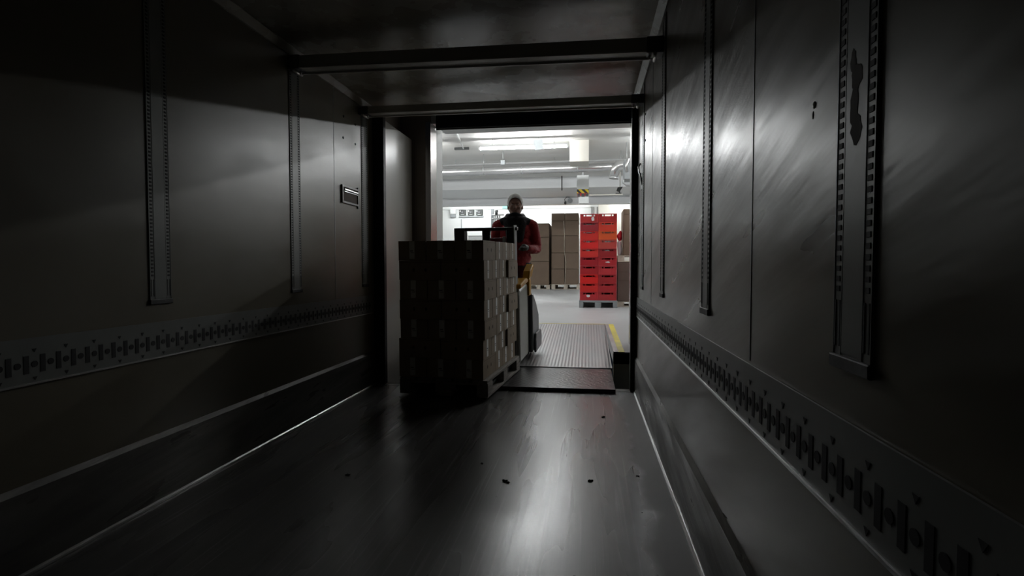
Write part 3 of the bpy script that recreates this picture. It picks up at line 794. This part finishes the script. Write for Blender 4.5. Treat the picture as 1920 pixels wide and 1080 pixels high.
film(1097, 1106, 454, 'white bag inside the fourth crate from the top, left column')
film(1097, 1106, 470, 'white bag inside the fifth crate from the top, left column')

# grey plastic pallet under the crates
pp = thing('plastic_pallet', 'grey plastic pallet under the red crates', 'pallet', ((c0.x + c1.x) / 2, CY - .02, DZ))
ph = czb - DZ; pw = (c1.x - c0.x) / 2 + .015
MB().box(-pw, pw, 0, 1.2, ph - .045, ph - .001).build('top_deck', 'plastic_grey', pp, bevel=.006)
MB().box(-pw + .09, pw - .09, .35, .40, 0, ph - .046).build('added_gap_panel', 'plastic_grey', pp)  # added panel closing the openings so no lit floor shows through
for x0_, x1_ in ((-pw, -pw + .09), (-.065, .065), (pw - .09, pw)):
    MB().box(x0_, x1_, 0, 1.2, 0, ph - .045).build('runner', 'plastic_grey', pp, bevel=.006)

# ------------------------------------------------------------------ cardboard stacks in the hall
def carton_stack(x0p, x1p, ys, Y, xsplit, depth, mt, what, base_name):
    zs = [P(x0p, y, Y).z for y in ys]
    xa = P(x0p, ys[0], Y).x; xb = P(x1p, ys[0], Y).x
    xs_ = [xa] + [P(q, ys[0], Y).x for q in xsplit] + [xb]
    n = len(ys) - 1
    for i in range(n):
        for j in range(len(xs_) - 1):
            zt, zb = zs[i], zs[i + 1]
            w2 = (xs_[j + 1] - xs_[j]) / 2 - .006
            side = 'brown' if len(xs_) == 2 else ('left brown' if j == 0 else 'right brown')
            vert = 'topmost layer' if i == 0 else ('lowest layer' if i == n - 1 else '%s layer down' % ('second', 'third', 'fourth', 'fifth')[i - 1])
            t = thing('cardboard_box', '%s box, %s %s' % (side, vert, what), 'box', ((xs_[j] + xs_[j + 1]) / 2, Y, zb), rb.uniform(-.004, .004), base_name)
            hh = zt - zb - .004
            MB().box(-w2, w2, 0, depth, 0, hh).build('carton', mt, t, bevel=.012)
            MB().box(-w2 + .01, w2 - .01, .0, .012, hh - .016, hh - .006).build('lid_seam', 'edge', t)
    return xa, xb, zs[-1]
YB = 21.6
carton_stack(1034, 1085, [400, 414, 442, 474, 504, 533], YB, [1059], 2.2, 'carton_bg', 'of the tall brown stack beside the crates', 'boxes in the tall stack by the hall wall')  # both stacks and pallets deepened out of view so the openings stay dark
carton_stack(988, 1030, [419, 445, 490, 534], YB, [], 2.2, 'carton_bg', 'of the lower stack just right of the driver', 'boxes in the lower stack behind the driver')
st = P(1057, 414, YB - .02); sb = P(1059, 533, YB - .02)
b = MB().tube([st, P(1058.5, 440, YB - .03), P(1058, 470, YB - .02), P(1061, 492, YB - .03), sb], .012)
tag(b.build('packing_strap', 'wood_bg'), 'pale strap running down the front of the tall brown stack', 'strap')
for a, c, l in ((988, 1031, 'pale wooden pallet under the lower brown stack behind the driver'), (1034, 1088, 'pale wooden pallet under the tall brown stack at the back')):
    x0_, x1_ = P(a, 540, YB).x, P(c, 540, YB).x
    hh = P(a, 534 if a < 1000 else 533, YB).z - DZ
    t = wood_pallet('wooden_pallet', l, (x0_, YB + 1.1, DZ), -math.pi / 2, 'pallets under the back stacks', 'wood_bg', x1_ - x0_, 2.2, hh)

# right-hand pile: box, pallet, tall box
YR = 12.1
z_lo = P(1160, 565, YR).z; z_lt = P(1160, 491, YR).z; z_pu = P(1160, 479, YR).z; z_ut = P(1160, 392, YR).z
xa = P(1158, 480, YR).x; xb = xa + .95
t = thing('cardboard_box', 'dark brown box on the floor pallet right of the red crates', 'box', ((xa + xb) / 2, YR, z_lo), 0)
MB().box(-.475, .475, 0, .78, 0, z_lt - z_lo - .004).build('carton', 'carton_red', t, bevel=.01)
MB().box(-.47, .47, -.002, .004, .52 * (z_lt - z_lo), .53 * (z_lt - z_lo)).box(-.47, .47, -.002, .004, .74 * (z_lt - z_lo), .75 * (z_lt - z_lo)).build('flap_seam', 'edge', t)
t = thing('cardboard_box', 'tall brown box on the raised pallet at the right edge of the doorway', 'box', (P(1169, 400, YR).x + .42, YR, z_pu), 0)
MB().box(-.42, .42, 0, .78, 0, z_ut - z_pu).build('carton', 'carton_bg', t, bevel=.01)
MB().box(-.41, .41, -.002, .004, z_ut - z_pu - .12, z_ut - z_pu - .11).build('flap_seam', 'edge', t)
wood_pallet('wooden_pallet', 'pale wooden pallet raised on the dark box right of the crates', (xa, YR + .4, z_lt), -math.pi / 2, 'pallets right of the crates', 'wood_bg', .95, .8, z_pu - z_lt)
wood_pallet('wooden_pallet', 'wooden pallet on the floor under the dark box right of the crates', (xa, YR + .4, DZ), -math.pi / 2, 'pallets right of the crates', 'wood_bg', .95, .8, z_lo - DZ)
bg = thing('bundle', 'red and white wrapped bundle standing on the raised pallet beside the tall box', 'bundle', (P(1162.6, 478, YR).x, YR + .15, z_pu))
b = MB(); b.cap((0, 0, .045), (-.01, 0, .28), .045, .05); b.ell((.01, 0, .12), (.05, .05, .1)); b.ell((-.015, 0, .22), (.04, .05, .09))
remesh(b.build('white_wrap', 'whiteplastic', bg), .012, 2)
b = MB(); b.ell((.0, 0, .40), (.055, .06, .08)); b.ell((.015, 0, .48), (.04, .05, .07)); b.ell((-.03, 0, .43), (.035, .05, .06))
remesh(b.build('red_wrap', 'redcloth', bg), .012, 2)

# ------------------------------------------------------------------ lamps
lamp0 = thing('fluorescent_lamp', 'x', 'ceiling lamp', (0, 0, 0), 0, 'fluorescent lamps on the hall ceiling')
LH = 1.12
MB().box(-LH, LH, -.032, .032, -.045, 0).build('housing', 'lampbody', lamp0, bevel=.008)
for s in (-1, 1): MB().box(s * LH - .02, s * LH + .02, -.03, .03, -.11, -.05).build('socket', 'lampbody', lamp0)
MB().cyl((-LH + .02, 0, -.085), (LH - .02, 0, -.085), .022, seg=16).build('tube', 'tube', lamp0)
for s in (-1, 1): MB().cyl((s * LH * .7, 0, 0), (s * LH * .7, 0, .16), .006).build('hanger', 'alu', lamp0)
LZ = HZ - .17
LY = 13.75
lx = (P(900, 275, LY).x + P(1063, 275, LY).x) / 2
lamp0.location = (lx, LY, LZ); lamp0['label'] = 'bright ceiling lamp behind the small hanging sign'
dup(lamp0, (lx - 3.35, LY, LZ), 0, 'ceiling lamp left of the bright one, cut by the left door post')
# lamps out of view, some added to brighten the hall and side panel
dup(lamp0, (lx + 3.95, LY, LZ), 0, 'ceiling lamp to the right of the downstand, behind the black post')
dup(lamp0, (lx + 7.4, LY, LZ), 0, 'unseen far right ceiling lamp added to brighten the white side panel')  # extra lamp, added unseen to throw light on the side panel
for i, x in enumerate((-5.0, lx, 2.2)):
    pos = ('leftmost', 'middle', 'rightmost')[i]
    if i: dup(lamp0, (x, 11.0, LZ), 0, 'unseen ceiling lamp added in front of the sign to brighten the hall, %s of two' % ('left', 'left', 'right')[i])  # hidden row added to brighten the hall floor and walls
    dup(lamp0, (x, 23.4, 4.25 - .16), 0, 'ceiling lamp by the back wall behind the low beam, %s of three' % pos)

# ------------------------------------------------------------------ services under the hall ceiling
YQ = 15.6
dz_ = P(1000, 317, YQ).z
b = MB().tube([(HX0 + .1, YQ, dz_ - .06), (-4, YQ, dz_ - .04), (0, YQ, dz_), (2.0, YQ, dz_ + .03)], .11, seg=20)
t = thing('round_duct', 'shiny silver duct running across below the hall ceiling', 'duct', (0, YQ, dz_))
o = b.build('duct_pipe', 'duct', t, loc=(0, -YQ, -dz_))
for x in (-3.0, -1.9, -.3, .9):
    MB().cyl((x - .012, 0, -.02), (x + .012, 0, -.02), .12, seg=20).build('clamp', 'alu', t)
for x in (-3.0, -.3, .9): MB().cyl((x, 0, .05), (x, 0, HZ - dz_), .008).build('hanger', 'alu', t)
t = thing('cable_tray', 'thin grey pipe hung behind the silver duct', 'pipe', (0, 16.3, P(1000, 306, 16.3).z))
MB().cyl((-6, 0, 0), (2.4, 0, .04), .035).build('pipe', 'alu_dark', t)
for x in (-4, -1, 1): MB().cyl((x, 0, 0), (x, 0, HZ - t.location.z), .008).build('hanger', 'alu', t)

# elbow duct and cooler at the right edge of the doorway
YE = 14.6
e0 = P(1153, 318, YE)
t = thing('duct_elbow', 'silver bent duct at the right side of the hall below the ceiling', 'duct', e0)
MB().tube([(.9, 0, .10), (.25, 0, .12), (.08, 0, .10), (0, 0, .0), (-.03, 0, -.2)], [.13, .13, .14, .13, .10], seg=18).build('bent_pipe', 'duct', t)
MB().cyl((-.028, 0, -.20), (-.034, 0, -.24), .125, seg=18).build('outlet_ring', 'alu', t)
MB().cyl((.3, 0, .1), (.3, 0, HZ - e0.z), .01).build('hanger', 'alu', t)
t = thing('air_cooler', 'grey ceiling cooler box at the right edge of the doorway', 'cooler', P(1183, 345, YE - .95))
MB().box(-.16, .6, 0, .5, .12, .60).build('casing', 'plastic_grey', t, bevel=.01)
MB().tube([(.3, .1, -.02), (-.10, .1, -.02), (-.18, .1, .04), (-.13, .1, .20)], .022).build('drain_pipe', 'alu', t)
MB().tube([(-.10, -.02, .30), (-.12, -.03, .45), (-.06, -.02, .62)], .03).build('supply_pipe', 'bright', t)
MB().box(.0, .03, .2, .23, .6, HZ - t.location.z).build('hanger', 'alu', t)

# hanging sign
YS = 12.0
sp_ = P(1010, 271, YS)
t = thing('hanging_sign', 'small blank grey sign hanging on a wire in front of the bright lamp', 'sign', sp_, R(8))
o = MB().box(-.10, .10, -.006, .006, -.125, .125).build('sign_plate', 'plastic_grey', t, bevel=.002); o.rotation_euler = (R(-14), R(-7), 0)
MB().cyl((0, 0, .12), (0, 0, HZ - sp_.z), .003, seg=6).build('wire', 'alu', t)
# sensor on the ceiling, conduit, rod
t = thing('ceiling_sensor', 'small grey sensor on a stub beside the silver duct', 'sensor', P(943, 306, 15.2))
MB().box(-.06, .06, -.06, .06, -.05, .08).build('sensor_body', 'plastic_grey', t, bevel=.01)
MB().cyl((0, 0, .08), (.0, 0, HZ - t.location.z), .012).build('stub', 'alu', t)
a, c = P(852, 254, 12.4), P(869, 273, 14.6)
t = thing('conduit', 'pale conduit running along the ceiling at the upper left of the hall', 'pipe', (a.x, 12.4, HZ - .035))
MB().cyl((0, 0, 0), (c.x - a.x, 2.2, 0), .02).build('pipe', 'wall', t)
MB().box(c.x - a.x - .25, c.x - a.x + .15, 2.18, 2.24, -.03, .03).build('bracket', 'sockgrey', t)
t = MB().cyl(P(1053.5, 330, 19.6), P(1053.5, 357, 19.6), .02).build('hanging_rod', 'sockgrey'); tag(t, 'thin dark rod hanging in front of the beam right of the driver', 'rod')

# white box column with hazard stripe
YH = 17.5
a, c = P(1081.5, 381, YH), P(1104, 328, YH)
zt = P(1090, 355, YH).z; zb = P(1090, 362, YH).z; zc = P(1090, 367, YH).z
hb = thing('signal_column', 'white column head with yellow and black striped band above the brown stack', 'column', ((a.x + c.x) / 2, YH, a.z))
hw = (c.x - a.x) / 2
MB().box(-hw, hw, 0, .3, zt - a.z, c.z - a.z).build('upper_box', 'wall', hb, bevel=.01)
MB().box(-hw, hw, 0, .3, zb - a.z, zt - a.z).build('striped_band', 'hazard', hb)
MB().box(-hw + .02, hw - .02, .02, .28, zc - a.z, zb - a.z).box(-hw + .03, -hw + .10, -.02, .05, zc - a.z - .02, zb - a.z - .02, 1).box(-.04, .05, -.02, .05, zc - a.z - .02, zb - a.z - .02, 1).box(hw - .1, hw - .02, -.02, .05, zc - a.z - .01, zb - a.z - .02, 1).build('red_base', ['redcloth', 'sockgrey'], hb)
MB().box(-hw + .06, hw, .05, .25, 0, zc - a.z).build('lower_box', 'wall', hb)
MB().box(-.03, .03, .1, .2, c.z - a.z, HZ - a.z).build('hanger', 'alu', hb)
# projector-like lamp with arm and rail right of the column
a = P(1105, 365, YH); c = P(1168, 365, YH)
t = thing('security_camera', 'thin horizontal arm with small dark camera right of the striped column', 'camera', (a.x, YH + .1, a.z))
MB().box(0, c.x - a.x, -.02, .02, -.02, .02).build('arm', 'wall_beige', t)
MB().box(c.x - a.x - .22, c.x - a.x - .04, -.06, .06, .02, .05).cyl((c.x - a.x - .1, 0, .03), (c.x - a.x - .1, 0, .2), .02).build('bracket', 'sockgrey', t)
MB().hexa([(c.x - a.x - .2, -.06, .12), (c.x - a.x - .10, -.06, .08), (c.x - a.x - .10, .06, .08), (c.x - a.x - .2, .06, .12),
           (c.x - a.x - .16, -.06, .22), (c.x - a.x + .0, -.06, .24), (c.x - a.x + .0, .06, .24), (c.x - a.x - .16, .06, .22)]).build('camera_body', 'sockgrey', t, bevel=.01)
MB().box(c.x - a.x - .1, c.x - a.x - .07, .0, .03, .2, HZ - a.z).build('drop_rod', 'wall_beige', t)
# round siren with cable on the low beam
q = P(1068, 376, 22.28)
t = thing('wall_siren', 'grey siren disc with a curved cable on the low beam', 'siren', q)
MB().cyl((.02, 0, 0), (.02, -.06, 0), .10, seg=20).build('disc', 'plastic_grey', t)
MB().tube([(-.17, -.03, -.1), (-.20, -.03, .05), (-.12, -.03, .14), (0, -.03, .13)], .012).build('cable', 'sockgrey', t)
MB().ell((-.17, -.06, -.10), (.045, .045, .07)).build('plug', 'sockgrey', t)

# ------------------------------------------------------------------ things on the back wall
YW = HY1
def on_wall(x0, x1, y0, y1):
    a, c = P(x0, y1, YW), P(x1, y0, YW); return (a.x + c.x) / 2, (c.x - a.x) / 2, a.z, c.z - a.z
x, hw, zb_, hh = on_wall(845, 856, 391, 406)
t = thing('paper_dispenser', 'white rounded dispenser on the back wall left of the sockets', 'dispenser', (x, YW, zb_))
MB().box(-hw, hw, -.16, 0, .1, hh).build('cover', 'wall', t, bevel=.03)
MB().box(-hw + .02, hw - .02, -.14, 0, -.06, .1).build('tray', 'plastic_grey', t, bevel=.02)
for i, (a, c, l) in enumerate(((862, 874, 'left'), (878, 889.5, 'middle'), (893.5, 905.5, 'right'))):
    x, hw, zb_, hh = on_wall(a, c, 393, 404)
    t = thing('power_socket', '%s of the three dark power sockets on the back wall' % l, 'socket', (x, YW, zb_), 0, 'dark power sockets in a row')
    MB().box(-hw, hw, -.12, 0, 0, hh).build('casing', 'sockgrey', t, bevel=.02)
    MB().cyl((0, -.12, hh / 2), (0, -.16, hh / 2), hh * .16, seg=16).build('outlet_cover', 'truck_dark', t)
    MB().box(-hw * .5, hw * .5, -.13, -.12, .015, .03).box(-hw * .8, -hw * .55, -.14, -.12, hh * .55, hh * .85).build('rating_plate', 'wall', t)
x, hw, zb_, hh = on_wall(861, 907, 405, 408)
tag(MB().box(-hw, hw, -.10, 0, 0, hh).build('cable_duct', 'plastic_grey', loc=(x, YW, zb_), bevel=.008), 'grey cable duct under the three power sockets', 'cable duct')
x, hw, zb_, hh = on_wall(864.6, 865.8, 411, 452)
tag(MB().box(-hw, hw, -.02, 0, 0, hh).build('wall_cable', 'plastic_grey', loc=(x, YW, zb_)), 'thin grey cable running down the back wall below the sockets', 'cable')
# rack/gate behind the driver
YK = 23.5
t = thing('pipe_rack', 'grey metal pipe frame behind the driver at the back of the hall', 'rack', P(925, 500, YK)); t.location.z = DZ
rk = t.location
def kx(px): return P(px, 420, YK).x - rk.x
def kz(py): return P(930, py, YK).z - rk.z
MB().box(kx(921), kx(926), -.05, .05, 0, kz(392)).build('post', 'plastic_grey', t)
for px in (928.5, 932.5, 937): MB().cyl((kx(px), 0, 0), (kx(px), 0, kz(403)), .035).build('upright', 'alu', t)
for py in (403, 410): MB().cyl((kx(922), -.02, kz(py)), (kx(945), -.02, kz(py)), .035).build('rail', 'alu_dark', t)
MB().cyl((kx(931), -.03, kz(403)), (kx(931), -.03, kz(394)), .06).cyl((kx(928), -.03, kz(396)), (kx(934), -.03, kz(396)), .04).build('valve', 'sockgrey', t)
t = thing('exit_sign', 'small lit green sign on the back wall behind the head of the driver', 'sign', P(948, 388, 22.9))
MB().box(-.14, .14, -.03, .03, -.06, .06).build('sign_face', 'exit', t, bevel=.005)
MB().box(-.15, .15, .03, .06, -.07, .07).build('housing', 'wall', t)
MB().cyl((0, .04, .06), (0, .04, 4.25 - t.location.z), .01).build('hanger', 'alu', t)
# right part of the back wall: pipes and pale boxes
for a, c, l in ((1108, 1110.5, 'left'), (1112, 1114, 'middle'), (1118, 1120.5, 'right')):
    x, hw, zb_, hh = on_wall(a, c, 388, 470)
    tag(MB().cyl((0, -hw - .01, DZ - zb_), (0, -hw - .01, hh), hw, seg=12).build('wall_pipe', 'alu_dark', loc=(x, YW, zb_)), '%s of the grey vertical pipes above the left crate column' % l, 'pipe', 'vertical pipes on the back wall')
x, hw, zb_, hh = on_wall(1142, 1155, 385, 398)
tag(MB().box(-hw, hw, -.2, 0, 0, hh).build('wall_cabinet', 'wall', loc=(x, YW, zb_), bevel=.01), 'small white cabinet on the back wall above the right crate column', 'cabinet')
struct('trim_21', MB().box(P(1122, 400, 24.5).x, HX1, 24.4, HY1, DZ, 4.0), 'wall_beige')
# white chest seen through the mast, low shelf goods
a, c = P(878, 470, 20.5), P(925, 441, 20.5)
t = thing('white_chest', 'white chest at the back of the hall seen through the mast', 'chest', ((a.x + c.x) / 2, 20.5, DZ))
MB().box(-(c.x - a.x) / 2, (c.x - a.x) / 2, 0, .7, 0, c.z - DZ - .04).build('tub', 'wall', t, bevel=.02)
MB().box(-(c.x - a.x) / 2, (c.x - a.x) / 2, -.01, .7, c.z - DZ - .035, c.z - DZ).build('lid', 'hbeam', t, bevel=.01)
a, c = P(815, 470, 21.5), P(853, 452, 21.5)
t = thing('low_shelf', 'low grey shelf with goods at the left back of the hall', 'shelf', ((a.x + c.x) / 2, 21.5, DZ))
hw = (c.x - a.x) / 2; hs = c.z - DZ
MB().box(-hw, hw, 0, .5, hs - .12, hs - .08).box(-hw, -hw + .05, 0, .5, 0, hs - .12).box(hw - .05, hw, 0, .5, 0, hs - .12).build('frame', 'plastic_grey', t)
for k in range(5):
    MB().box(-hw + .08 + k * .15, -hw + .19 + k * .15, .05, .3, hs - .08, hs - .08 + .09 + .03 * (k % 2)).build('tub', 'wall' if k % 2 else 'sockgrey', t, bevel=.01)
